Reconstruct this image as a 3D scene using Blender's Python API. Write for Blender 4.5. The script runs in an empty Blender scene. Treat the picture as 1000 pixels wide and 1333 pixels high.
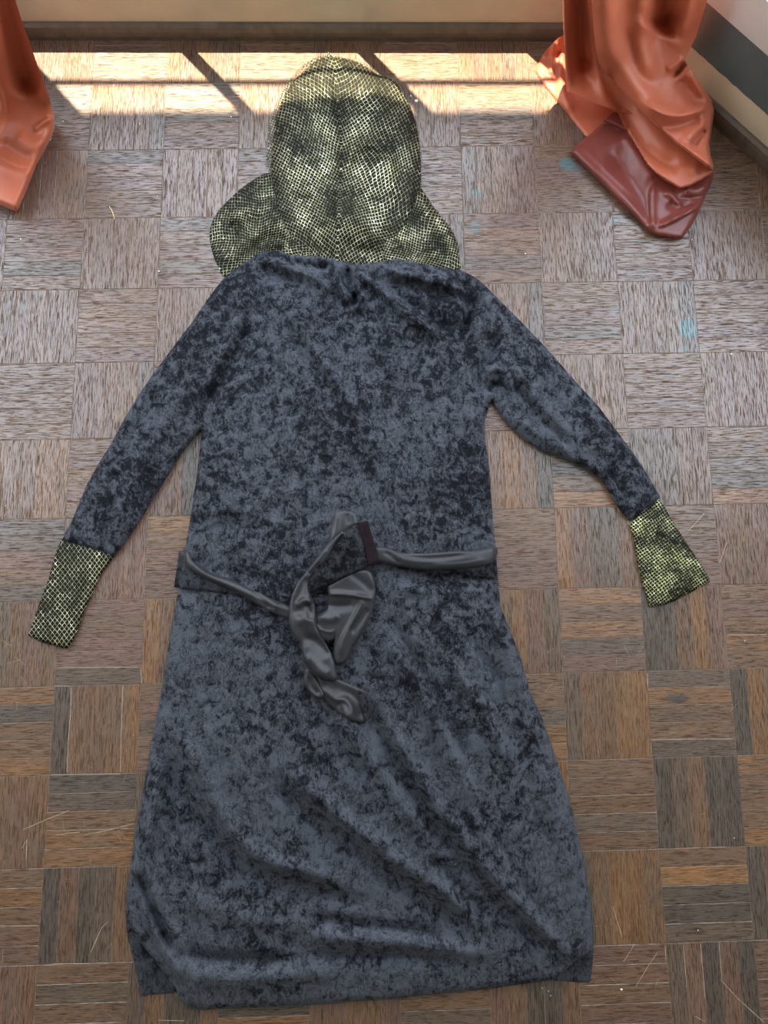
import bpy, math, random
import numpy as np
from mathutils import Matrix, Vector, Euler

random.seed(7); RNG = np.random.RandomState(11)
S = bpy.context.scene
COL = S.collection

# ------------------------------------------------------------------ camera
F_PX = 992.13; W_PX = 1000.0; H_PX = 1333.0
CAM_ROT = (0.180487, -0.0186085, -0.0250279)
CAM_LOC = (0.560469, 0.497056, 1.385539)
cam = bpy.data.cameras.new('camera'); cam_o = bpy.data.objects.new('camera', cam); COL.objects.link(cam_o)
cam.sensor_fit = 'VERTICAL'; cam.sensor_height = 36.0; cam.lens = 36.0 * F_PX / H_PX
cam.clip_start = 0.05; cam.clip_end = 200
cam_o.location = CAM_LOC; cam_o.rotation_euler = CAM_ROT
S.camera = cam_o
# ------------------------------------------------------------------ world / sun / portals / exposure
SKY_STRENGTH = 7.0
world = bpy.data.worlds.new('sky'); S.world = world; world.use_nodes = True
nt = world.node_tree; nt.nodes.clear()
wo = nt.nodes.new('ShaderNodeOutputWorld'); bg = nt.nodes.new('ShaderNodeBackground')
tc = nt.nodes.new('ShaderNodeTexCoord'); sp = nt.nodes.new('ShaderNodeSeparateXYZ'); rp = nt.nodes.new('ShaderNodeValToRGB')
mr = nt.nodes.new('ShaderNodeMapRange'); mr.inputs[1].default_value = -1; mr.inputs[2].default_value = 1
nt.links.new(tc.outputs['Generated'], sp.inputs[0]); nt.links.new(sp.outputs[2], mr.inputs[0])
nt.links.new(mr.outputs[0], rp.inputs[0]); nt.links.new(rp.outputs[0], bg.inputs[0]); nt.links.new(bg.outputs[0], wo.inputs[0])
el = rp.color_ramp.elements
el[0].position = 0.0; el[0].color = (0.22, 0.22, 0.19, 1)
el[1].position = 1.0; el[1].color = (0.66, 0.78, 1.0, 1)
e = el.new(0.47); e.color = (0.28, 0.28, 0.25, 1)
e = el.new(0.52); e.color = (1.0, 0.985, 0.95, 1)
e = el.new(0.75); e.color = (0.86, 0.92, 1.0, 1)
bg.inputs[1].default_value = SKY_STRENGTH
SUN_ELEV = math.radians(78); SUN_H = (0.651, -0.759)
sun = bpy.data.lights.new('sun', 'SUN'); sun.energy = 40.0; sun.angle = math.radians(0.5); sun.color = (1.0, 0.87, 0.68)
sun_o = bpy.data.objects.new('sun', sun); COL.objects.link(sun_o)
sd = Vector((SUN_H[0] * math.cos(SUN_ELEV), SUN_H[1] * math.cos(SUN_ELEV), -math.sin(SUN_ELEV)))
sun_o.rotation_euler = sd.to_track_quat('-Z', 'Y').to_euler(); sun_o.location = (-1.5, 4, 6)
S.view_settings.view_transform = 'Standard'; S.view_settings.look = 'None'
S.view_settings.gamma = 1; S.view_settings.use_curve_mapping = False
S.view_settings.exposure = 0.22
S.cycles.max_bounces = 8; S.cycles.diffuse_bounces = 5; S.cycles.transparent_max_bounces = 12
S.cycles.caustics_reflective = False; S.cycles.caustics_refractive = False
S.cycles.sample_clamp_indirect = 8.0

# ------------------------------------------------------------------ geometry helpers
_RM = np.array(Euler(CAM_ROT, 'XYZ').to_matrix()); _C = np.array(CAM_LOC)
def rays(px, py):
    d = np.stack([(px - W_PX / 2) / F_PX, -(py - H_PX / 2) / F_PX, -np.ones_like(px)], -1)
    return d @ _RM.T
def at(px, py, z=0.0):
    """measured point of the photo -> world point at height z"""
    px = np.asarray(px, float); py = np.asarray(py, float)
    d = rays(px, py); t = (z - _C[2]) / d[..., 2]
    return _C + d * t[..., None]

def tag(o, label=None, cat=None, group=None, kind=None):
    if label: o['label'] = label
    if cat: o['category'] = cat
    if group: o['group'] = group
    if kind: o['kind'] = kind
    return o
def empty(name, loc, label, cat, group=None):
    o = bpy.data.objects.new(name, None); COL.objects.link(o); o.location = loc; o.empty_display_size = 0.05
    return tag(o, label, cat, group)
def link_mesh(name, verts, faces, mat, parent=None, smooth=False, uv=None):
    me = bpy.data.meshes.new(name)
    me.from_pydata([tuple(v) for v in verts], [], [tuple(int(i) for i in f) for f in faces])
    if smooth: me.polygons.foreach_set('use_smooth', [True] * len(me.polygons))
    if uv is not None:
        ul = me.uv_layers.new(name='UVMap'); li = np.zeros(len(me.loops), int); me.loops.foreach_get('vertex_index', li)
        ul.data.foreach_set('uv', np.asarray(uv, float)[li].ravel())
    me.update()
    if mat: me.materials.append(mat)
    o = bpy.data.objects.new(name, me); COL.objects.link(o)
    if parent:
        o.parent = parent; o.matrix_parent_inverse = Matrix.Translation(parent.location).inverted() if parent.type == 'EMPTY' else Matrix()
    return o
class MB:
    def __init__(s): s.v = []; s.f = []
    def box(s, c0, c1, M=None, bevel=0.0):
        x0, y0, z0 = c0; x1, y1, z1 = c1; n = len(s.v)
        if bevel:
            b = bevel
            P = [(x0, y0, z0), (x1, y0, z0), (x1, y1, z0), (x0, y1, z0), (x0, y0, z1 - b), (x1, y0, z1 - b), (x1, y1, z1 - b), (x0, y1, z1 - b),
                 (x0 + b, y0 + b, z1), (x1 - b, y0 + b, z1), (x1 - b, y1 - b, z1), (x0 + b, y1 - b, z1)]
            Fs = [(3, 2, 1, 0), (0, 1, 5, 4), (1, 2, 6, 5), (2, 3, 7, 6), (3, 0, 4, 7), (4, 5, 9, 8), (5, 6, 10, 9), (6, 7, 11, 10), (7, 4, 8, 11), (8, 9, 10, 11)]
        else:
            P = [(x0, y0, z0), (x1, y0, z0), (x1, y1, z0), (x0, y1, z0), (x0, y0, z1), (x1, y0, z1), (x1, y1, z1), (x0, y1, z1)]
            Fs = [(3, 2, 1, 0), (4, 5, 6, 7), (0, 1, 5, 4), (1, 2, 6, 5), (2, 3, 7, 6), (3, 0, 4, 7)]
        if M is not None: P = [tuple(M @ Vector(p)) for p in P]
        s.v += P; s.f += [tuple(i + n for i in f) for f in Fs]
    def prism(s, prof, L, M):
        """profile (y,z) swept along local x 0..L"""
        n = len(s.v); k = len(prof)
        s.v += [tuple(M @ Vector((0, y, z))) for y, z in prof] + [tuple(M @ Vector((L, y, z))) for y, z in prof]
        s.f += [(n + i, n + (i + 1) % k, n + k + (i + 1) % k, n + k + i) for i in range(k)]
        s.f += [tuple(n + i for i in range(k))[::-1], tuple(n + k + i for i in range(k))]
    def build(s, name, mat, parent=None): return link_mesh(name, s.v, s.f, mat, parent)

# ---- numpy value noise
def _lat(seed): return np.random.RandomState(seed).rand(256, 256)
def vnoise(x, y, seed=0):
    g = _lat(seed); xi = np.floor(x).astype(int); yi = np.floor(y).astype(int); fx = x - xi; fy = y - yi
    fx = fx * fx * fx * (fx * (fx * 6 - 15) + 10); fy = fy * fy * fy * (fy * (fy * 6 - 15) + 10)
    a = g[xi % 256, yi % 256]; b = g[(xi + 1) % 256, yi % 256]; c = g[xi % 256, (yi + 1) % 256]; d = g[(xi + 1) % 256, (yi + 1) % 256]
    return (a * (1 - fx) + b * fx) * (1 - fy) + (c * (1 - fx) + d * fx) * fy - 0.5
def fbm(x, y, seed=0, oct=3):
    r = 0; a = 1.0
    for k in range(oct): r = r + a * vnoise(x * 2 ** k + 31.7 * k, y * 2 ** k + 17.3 * k, seed + k); a *= 0.5
    return r
# ---- polylines
def poly_dist(x, y, P, closed=False):
    """distance, signed side distance, param 0..1, nearest point"""
    P = np.asarray(P, float)
    if closed: P = np.vstack([P, P[:1]])
    seg = np.linalg.norm(P[1:] - P[:-1], axis=1); cum = np.r_[0, np.cumsum(seg)]; tot = cum[-1]
    best = np.full(x.shape, 1e9); side = np.zeros_like(best); par = np.zeros_like(best); nx = np.zeros_like(best); ny = np.zeros_like(best)
    for i in range(len(P) - 1):
        a = P[i]; d = P[i + 1] - a; L2 = max(d @ d, 1e-9)
        t = np.clip(((x - a[0]) * d[0] + (y - a[1]) * d[1]) / L2, 0, 1)
        qx = a[0] + t * d[0]; qy = a[1] + t * d[1]; dd = np.hypot(x - qx, y - qy); m = dd < best
        best = np.where(m, dd, best); side = np.where(m, np.sign(d[0] * (y - a[1]) - d[1] * (x - a[0])), side)
        par = np.where(m, (cum[i] + t * seg[i]) / tot, par); nx = np.where(m, qx, nx); ny = np.where(m, qy, ny)
    return best, best * side, par, nx, ny
def inside(x, y, P):
    P = np.asarray(P, float); r = np.zeros(x.shape, bool); n = len(P); j = n - 1
    for i in range(n):
        xi, yi = P[i]; xj, yj = P[j]
        if yi != yj:
            c = ((yi > y) != (yj > y)) & (x < (xj - xi) * (y - yi) / (yj - yi) + xi); r ^= c
        j = i
    return r
def curve(P, n=6):
    """catmull-rom through open points"""
    P = np.asarray(P, float); Q = np.vstack([2 * P[0] - P[1], P, 2 * P[-1] - P[-2]]); out = []
    for i in range(1, len(Q) - 2):
        for k in range(n):
            t = k / n; a, b, c, d = Q[i - 1], Q[i], Q[i + 1], Q[i + 2]
            out.append(0.5 * (2 * b + (c - a) * t + (2 * a - 5 * b + 4 * c - d) * t * t + (3 * b - a - 3 * c + d) * t ** 3))
    out.append(P[-1]); return np.array(out)
def folds(x, y, F):
    """F: (points, width, amplitude[, sharp side factor])"""
    r = np.zeros(x.shape)
    for f in F:
        P, w, a = f[0], f[1], f[2]; k = f[3] if len(f) > 3 else 1.0
        if len(P) > 2: P = curve(P, 4)
        d, s, t, _, _ = poly_dist(x, y, P)
        ww = np.where(s > 0, w * k, w); taper = np.clip(np.minimum(t, 1 - t) * 6, 0, 1); taper = 0.15 + 0.85 * taper * taper * (3 - 2 * taper)
        r += a * np.exp(-(d / ww) ** 2) * taper
    return r
def dome(d, w):
    q = 1 - np.clip(d / w, 0, 1); return np.sqrt(np.maximum(1 - q * q, 0))

def patch(name, poly, pos, step, mat, parent, uvf=None, dpoly=None, crop_top=None, lean=0.0):
    """triangulated sheet over an outline; pos(x,y,d)->world xyz (d = distance to the outline)"""
    poly = np.asarray(poly, float); x0, y0 = poly.min(0) - step; x1, y1 = poly.max(0) + step
    nx = int((x1 - x0) / step) + 2; ny = int((y1 - y0) / step) + 2
    gx, gy = np.meshgrid(x0 + np.arange(nx) * step, y0 + np.arange(ny) * step)
    cx = (gx[:-1, :-1] + gx[1:, 1:]) / 2; cy = (gy[:-1, :-1] + gy[1:, 1:]) / 2
    m = inside(cx, cy, poly)
    idx = np.arange(nx * ny).reshape(ny, nx)
    quads = np.stack([idx[1:, :-1][m], idx[1:, 1:][m], idx[:-1, 1:][m], idx[:-1, :-1][m]], -1)
    used = np.zeros(nx * ny, int)
    for k in range(4): np.add.at(used, quads[:, k], 1)
    X = gx.ravel().copy(); Y = gy.ravel().copy()
    bnd = (used > 0) & (used < 4)
    _, _, _, qx, qy = poly_dist(X[bnd], Y[bnd], poly, True)
    X[bnd] = qx; Y[bnd] = qy
    keep = np.where(used > 0)[0]; remap = -np.ones(nx * ny, int); remap[keep] = np.arange(len(keep))
    X = X[keep]; Y = Y[keep]; quads = remap[quads]
    d, _, _, _, _ = poly_dist(X, Y, poly if dpoly is None else dpoly, True)
    V = pos(X, Y, d); faces = [tuple(q) for q in quads]; uv = uvf(X, Y) if uvf else None
    if crop_top is not None:      # hanging cloth goes on upward out of the frame
        ti = np.where(Y < crop_top + step * 0.6)[0]; ti = ti[np.argsort(X[ti])]; V = list(map(tuple, V)); n0 = len(V); prev = list(ti); zt = np.linspace(0, 1, 14)[1:]
        uvl = list(map(tuple, uv)) if uv is not None else None
        cmean = np.mean([V[i][0] for i in ti])
        for zz in zt:
            cur = []
            for i in ti:
                a = V[i]; sq = 1 - 0.25 * zz; cur.append(len(V)); V.append((cmean + (a[0] - cmean) * sq + lean * (1 - math.exp(-zz * 3.2)), a[1] + 0.035 * (1 - math.exp(-zz * 5)), a[2] + (2.95 - a[2]) * zz))
                if uvl is not None: uvl.append(uvl[i])
            faces += [(prev[k], prev[k + 1], cur[k + 1], cur[k]) for k in range(len(ti) - 1)]; prev = cur
        V = np.array(V); uv = uvl
    return link_mesh(name, V, faces, mat, parent, True, uv)

# ------------------------------------------------------------------ material helpers
class N:
    def __init__(s, name):
        s.m = bpy.data.materials.new(name); s.m.use_nodes = True; s.t = s.m.node_tree; s.t.nodes.clear()
        s.out = s.t.nodes.new('ShaderNodeOutputMaterial')
    def n(s, typ, **kw):
        o = s.t.nodes.new('ShaderNode' + typ)
        for k, v in kw.items(): setattr(o, k, v)
        return o
    def set(s, sock, v):
        if isinstance(v, bpy.types.NodeSocket): s.t.links.new(v, sock)
        elif isinstance(v, bpy.types.Node): s.t.links.new(v.outputs[0], sock)
        else:
            if sock.type == 'RGBA' and len(v) == 3: v = (*v, 1)
            sock.default_value = v
    def coord(s, k='Object'): return s.n('TexCoord').outputs[k]
    def mapping(s, v, scale=(1, 1, 1), loc=(0, 0, 0), rot=(0, 0, 0)):
        o = s.n('Mapping'); s.set(o.inputs[0], v); o.inputs['Scale'].default_value = scale; o.inputs['Location'].default_value = loc; o.inputs['Rotation'].default_value = rot; return o.outputs[0]
    def noise(s, v, scale, detail=4, rough=0.5, dist=0.0, dim='3D'):
        o = s.n('TexNoise', noise_dimensions=dim); s.set(o.inputs['Vector'], v); o.inputs['Scale'].default_value = scale
        o.inputs['Detail'].default_value = detail; o.inputs['Roughness'].default_value = rough; o.inputs['Distortion'].default_value = dist; return o.outputs[0]
    def math(s, op, a, b=0.0, c=0.0, clamp=False):
        o = s.n('Math', operation=op, use_clamp=clamp); s.set(o.inputs[0], a); s.set(o.inputs[1], b)
        if len(o.inputs) > 2: s.set(o.inputs[2], c)
        return o.outputs[0]
    def range(s, v, a, b, c=0.0, d=1.0, smooth=False):
        o = s.n('MapRange', interpolation_type='SMOOTHSTEP' if smooth else 'LINEAR'); s.set(o.inputs[0], v)
        for i, q in enumerate((a, b, c, d)): s.set(o.inputs[i + 1], q)
        return o.outputs[0]
    def mix(s, f, a, b, mode='MIX'):
        o = s.n('Mix', data_type='RGBA', blend_type=mode); s.set(o.inputs[0], f); s.set(o.inputs[6], a); s.set(o.inputs[7], b); return o.outputs[2]
    def bump(s, h, strength=0.5, dist=0.001, normal=None):
        o = s.n('Bump'); o.inputs['Strength'].default_value = strength; o.inputs['Distance'].default_value = dist; s.set(o.inputs['Height'], h)
        if normal is not None: s.set(o.inputs['Normal'], normal)
        return o.outputs[0]
    def princ(s, **kw):
        o = s.n('BsdfPrincipled')
        for k, v in kw.items(): s.set(o.inputs[k.replace('_', ' ')], v)
        s.set(s.out.inputs[0], o); return o

def mat_plain(name, col, rough=0.6, var=0.1, scale=20, bump=0.0005):
    s = N(name); v = s.coord(); a = s.noise(v, scale, 5, 0.6)
    c = s.mix(s.range(a, 0.3, 0.7), tuple(q * (1 - var) for q in col), tuple(q * (1 + var) for q in col))
    s.princ(Base_Color=c, Roughness=rough, Normal=s.bump(a, 0.4, bump)); return s.m

def mat_velvet(name='crushed_velvet', k=1.0, seed=0.0):
    s = N(name); v0 = s.coord(); v = s.mapping(v0, loc=(seed, seed * 2, 0))
    a = s.noise(s.mapping(v, (1, 1, 0.3)), 52, 10, 0.76, 0.5); b = s.noise(s.mapping(v, (1.6, 0.8, 1), rot=(0, 0, 0.6)), 130, 7, 0.8, 0.8); c = s.noise(v, 520, 3, 0.8)
    low = s.noise(v, 6, 2, 0.5)
    mk = s.math('ADD', s.math('MULTIPLY', a, 0.62), s.math('MULTIPLY', b, 0.38))
    mk = s.math('ADD', mk, s.math('MULTIPLY', s.math('SUBTRACT', low, 0.5), 0.18))
    rid = s.noise(s.mapping(v, (1.3, 0.75, 1), rot=(0, 0, -0.5)), 34, 7, 0.75, 0.9); rl = s.range(s.math('ABSOLUTE', s.math('SUBTRACT', rid, 0.5)), 0.004, 0.020, 0.0, 1.0, True)
    gate = s.range(s.noise(v, 18, 3, 0.6), 0.50, 0.60, 0.0, 1.0, True); rl = s.math('MAXIMUM', rl, gate)
    sx = s.n('SeparateXYZ'); s.set(sx.inputs[0], v0); skirt = s.range(sx.outputs[1], 0.35, 0.75, 0.030, -0.004)
    cr = s.math('MULTIPLY', s.range(s.math('ADD', mk, skirt), 0.440, 0.560, 0.05, 1, True), s.range(rl, 0, 1, 0.15, 1.0))
    col = s.mix(cr, (0.004 * k, 0.004 * k, 0.006 * k), (0.045 * k, 0.049 * k, 0.061 * k))
    col = s.mix(s.range(c, 0.3, 0.7), col, s.mix(1.0, col, (1.9, 1.9, 1.9), 'MULTIPLY'))
    h = s.math('ADD', mk, s.math('MULTIPLY', c, 0.05))
    s.princ(Base_Color=col, Roughness=0.60, Specular_IOR_Level=s.range(cr, 0, 1, 0.05, 0.22), Sheen_Weight=s.range(cr, 0, 1, 0.0, 0.20), Sheen_Roughness=0.35,
            Sheen_Tint=(0.62, 0.68, 0.85), Normal=s.bump(h, 0.85, 0.012)); return s.m

def mat_net(name, gold=(0.78, 0.73, 0.42), base=(0.010, 0.010, 0.007), lw=0.17, breakup=0.5, sheer=False, contrast=1.0):
    s = N(name); uv = s.coord('UV'); sep = s.n('SeparateXYZ'); s.set(sep.inputs[0], uv)
    wob = s.noise(uv, 0.6, 2, 0.5); w2 = s.math('MULTIPLY', s.math('SUBTRACT', wob, 0.5), 0.28)
    u = s.math('ADD', sep.outputs[0], w2); vv = s.math('SUBTRACT', sep.outputs[1], w2)
    A = s.math('ADD', u, vv); B = s.math('SUBTRACT', u, vv)
    fa = s.math('ABSOLUTE', s.math('SUBTRACT', s.math('FRACT', A), 0.5)); fb = s.math('ABSOLUTE', s.math('SUBTRACT', s.math('FRACT', B), 0.5))
    big = s.math('MAXIMUM', fa, fb)                     # 0.5 on the threads
    rnd = s.noise(uv, 0.9, 3, 0.65); rn2 = s.noise(s.mapping(uv, loc=(7, 3, 1)), 0.16, 2, 0.5)
    gap = s.math('ADD', s.math('MULTIPLY', s.math('SUBTRACT', rnd, 0.5), breakup), s.math('MULTIPLY', s.math('SUBTRACT', rn2, 0.5), breakup * 0.9))
    thr = s.math('SUBTRACT', 0.5 - lw, gap)
    line = s.range(big, thr, s.math('ADD', thr, 0.06), 0, 1, True)
    cell = s.n('TexWhiteNoise', noise_dimensions='2D'); cmb = s.n('CombineXYZ'); s.set(cmb.inputs[0], s.math('FLOOR', s.math('MULTIPLY', A, 2))); s.set(cmb.inputs[1], s.math('FLOOR', s.math('MULTIPLY', B, 2))); s.set(cell.inputs[0], cmb)
    gcol = s.mix(s.math('MULTIPLY', cell.outputs[0], s.range(rn2, 0.35, 0.6, 0.35, 1.0)), tuple(q * 0.22 for q in gold), tuple(min(1, q * 1.2) for q in gold))
    gcol = s.mix(s.range(cell.outputs[0], 0.72, 0.95), gcol, (1.0, 0.98, 0.82))  # white glints of the threads painted into the colour
    h = s.math('ADD', line, s.math('MULTIPLY', cell.outputs[0], 0.6))
    p1 = s.n('BsdfPrincipled')
    for k, q in dict(Base_Color=gcol, Metallic=0.75, Roughness=0.38, Normal=s.bump(h, 0.7, 0.0015)).items(): s.set(p1.inputs[k.replace('_', ' ')], q)
    p2 = s.n('BsdfPrincipled')
    for k, q in dict(Base_Color=base, Roughness=0.6, Specular_IOR_Level=0.08).items(): s.set(p2.inputs[k.replace('_', ' ')], q)
    bs = p2.outputs[0]
    if sheer:
        tr = s.n('BsdfTransparent'); mx = s.n('MixShader'); mx.inputs[0].default_value = 0.22; s.set(mx.inputs[1], tr.outputs[0]); s.set(mx.inputs[2], bs); bs = mx.outputs[0]
    mx = s.n('MixShader'); s.set(mx.inputs[0], line); s.set(mx.inputs[1], bs); s.set(mx.inputs[2], p1.outputs[0]); s.set(s.out.inputs[0], mx.outputs[0])
    return s.m

def mat_satin(name, col, dark, rough=0.38, sheen=0.3, trans=0.0):
    s = N(name); v = s.coord(); a = s.noise(v, 14, 3, 0.5); f = s.noise(s.mapping(v, (1, 1, 1)), 1200, 2, 0.5)
    c = s.mix(s.range(a, 0.3, 0.7), dark, col)
    p = s.princ(Base_Color=c, Roughness=rough, Specular_IOR_Level=0.45, Sheen_Weight=sheen, Sheen_Roughness=0.4, Sheen_Tint=tuple(min(1, q * 1.5 + 0.3) for q in col),
                Normal=s.bump(f, 0.15, 0.0003))
    if trans:
        t = s.n('BsdfTranslucent'); s.set(t.inputs[0], tuple(min(1, q * 1.6) for q in col)); mx = s.n('MixShader'); mx.inputs[0].default_value = trans
        s.set(mx.inputs[1], p.outputs[0]); s.set(mx.inputs[2], t.outputs[0]); s.set(s.out.inputs[0], mx.outputs[0])
    return s.m

def mat_wood():
    """oak strip; grain runs along the strip's own x axis, the hue comes from the strip's own colour"""
    s = N('parquet_oak'); v = s.coord(); oi = s.n('ObjectInfo'); rnd = oi.outputs['Random']
    cmb = s.n('CombineXYZ'); s.set(cmb.inputs[0], s.math('MULTIPLY', rnd, 37.0)); s.set(cmb.inputs[1], s.math('MULTIPLY', rnd, 91.0)); s.set(cmb.inputs[2], s.math('MULTIPLY', rnd, 13.0))
    va = s.n('VectorMath', operation='ADD'); s.set(va.inputs[0], v); s.set(va.inputs[1], cmb)
    g1 = s.noise(s.mapping(va.outputs[0], (14, 150, 60)), 1.0, 4, 0.6, 1.6); g2 = s.noise(s.mapping(va.outputs[0], (45, 620, 200)), 1.0, 4, 0.65, 0.5)
    g3 = s.noise(va.outputs[0], 22, 4, 0.6, 0.4)
    grain = s.range(g1, 0.30, 0.66, 0, 1, True); pore = s.range(g2, 0.40, 0.52, 0, 1, True)
    hi = s.mix(1.0, oi.outputs['Color'], (1.22, 1.2, 1.17), 'MULTIPLY'); lo = s.mix(1.0, oi.outputs['Color'], (0.66, 0.64, 0.63), 'MULTIPLY')
    c = s.mix(grain, lo, hi); c = s.mix(s.math('MULTIPLY', s.math('SUBTRACT', 1.0, pore), 0.42), c, (0.018, 0.012, 0.009))
    c = s.mix(s.range(g3, 0.45, 0.75, 0, 0.35), c, (0.06, 0.05, 0.043))
    geo = s.n('NewGeometry'); P = geo.outputs['Position']
    wear = s.noise(P, 260, 5, 0.75, 0.5); c = s.mix(s.range(wear, 0.62, 0.72, 0, 0.32), c, (0.30, 0.24, 0.19))
    # teal paint stains where they lie on the floor
    st = None
    for (px, py, r) in [(895, 428, 0.021), (889, 455, 0.009), (738, 214, 0.017), (752, 219, 0.012), (800, 285, 0.008), (801, 404, 0.010), (783, 596, 0.014), (617, 296, 0.014), (622, 252, 0.012)]:
        q = at(px, py); k = s.n('VectorMath', operation='DISTANCE'); s.set(k.inputs[0], P); k.inputs[1].default_value = tuple(q)
        dn = s.math('ADD', k.outputs[1], s.math('MULTIPLY', s.math('SUBTRACT', s.noise(P, 70, 4, 0.7), 0.5), 0.030))
        mm = s.range(dn, r * 0.75, r * 1.05, 0.75 if r > 0.014 else 0.42, 0, True); st = mm if st is None else s.math('MAXIMUM', st, mm)
    c = s.mix(st, c, (0.035, 0.105, 0.105))
    q = at(918, 911); h = s.n('VectorMath', operation='DISTANCE'); vm = s.n('VectorMath', operation='MULTIPLY'); s.set(vm.inputs[0], P); vm.inputs[1].default_value = (0.32, 1, 1); s.set(h.inputs[0], vm.outputs[0])
    q = at(882, 909); h.inputs[1].default_value = (q[0] * 0.32, q[1], 0); dn = s.math('ADD', h.outputs[1], s.math('MULTIPLY', s.math('SUBTRACT', s.noise(P, 90, 4, 0.7), 0.5), 0.01))
    c = s.mix(s.range(dn, 0.004, 0.010, 0.8, 0, True), c, (0.012, 0.012, 0.016))
    hh = s.math('ADD', s.math('MULTIPLY', g1, 0.6), s.math('MULTIPLY', pore, 0.35))
    ro = s.range(pore, 0, 1, 0.60, 0.36); ro = s.math('ADD', ro, s.range(g3, 0.3, 0.7, -0.05, 0.08))
    s.princ(Base_Color=c, Roughness=ro, Specular_IOR_Level=s.range(pore, 0, 1, 0.10, 0.8), Coat_Weight=s.range(pore, 0, 1, 0.05, 0.62), Coat_Roughness=0.30, Normal=s.bump(hh, 0.42, 0.0012), Coat_Normal=s.bump(hh, 0.18, 0.001)); return s.m

M_WOOD = mat_wood()
M_JOINT = mat_plain('joint_filler', (0.150, 0.112, 0.080), 0.85, 0.6, 70)
M_CREAM = mat_plain('cream_paint', (0.46, 0.39, 0.28), 0.35, 0.05, 12)
M_PLASTER = mat_plain('white_plaster', (0.72, 0.70, 0.66), 0.8, 0.03, 8)
M_FRAME = mat_plain('greyish_frame_paint', (0.50, 0.45, 0.42), 0.45, 0.06, 14)
M_DARKWOOD = mat_plain('baseboard_wood', (0.085, 0.060, 0.042), 0.42, 0.35, 45)
M_UNSEEN_BAR = mat_plain('unseen_bar_grey', (0.25, 0.25, 0.26), 0.4, 0.1, 30)
M_VELVET = mat_velvet()
M_VELVET_D = mat_velvet('crushed_velvet_reverse', 0.55, 3.1)
M_VELVET_S = mat_velvet('velvet_of_belt', 0.35, 5.7)
M_SATIN = mat_satin('black_satin', (0.024, 0.024, 0.028), (0.015, 0.015, 0.018), 0.40, 0.10)
[n for n in M_SATIN.node_tree.nodes if n.type == 'BSDF_PRINCIPLED'][0].inputs['Specular IOR Level'].default_value = 0.30
M_MAROON = mat_plain('dark_belt_end', (0.010, 0.005, 0.007), 0.7, 0.3, 90)
[n for n in M_MAROON.node_tree.nodes if n.type == 'BSDF_PRINCIPLED'][0].inputs['Specular IOR Level'].default_value = 0.08
M_RUST = mat_satin('rust_satin', (0.45, 0.115, 0.055), (0.35, 0.082, 0.040), 0.46, 0.25, 0.03)
M_RUST_SHADED = mat_satin('rust_satin_shaded', (0.17, 0.034, 0.024), (0.13, 0.026, 0.020), 0.36, 0.25, 0.02)  # same satin, with the flap's dark sheen put into its colour
M_NET = mat_net('gold_net_on_black', lw=0.085, breakup=0.20)
M_CUFFNET = mat_net('gold_net_of_cuff', lw=0.085, breakup=0.16)
M_CUFFNET2 = mat_net('gold_net_of_cuff_bright', (0.90, 0.86, 0.36), lw=0.09, breakup=0.30)
M_SHEER = mat_net('sheer_gold_net', lw=0.10, breakup=0.2, sheer=True)

def mat_wall():
    s = N('low_wall_paint'); v = s.coord(); sep = s.n('SeparateXYZ'); s.set(sep.inputs[0], v)
    z = s.math('ADD', sep.outputs[2], s.math('MULTIPLY', s.math('SUBTRACT', s.noise(v, 45, 5, 0.7), 0.5), 0.006))
    n = s.noise(v, 10, 4, 0.6); cream = s.mix(s.range(n, 0.35, 0.65), (0.44, 0.36, 0.25), (0.51, 0.42, 0.30)); teal = s.mix(s.range(n, 0.35, 0.65), (0.060, 0.080, 0.082), (0.080, 0.100, 0.100))
    c = s.mix(s.range(z, 0.0905, 0.0915), cream, teal)
    s.princ(Base_Color=c, Roughness=0.30, Normal=s.bump(n, 0.2, 0.002)); return s.m
M_WALL = mat_wall()

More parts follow.
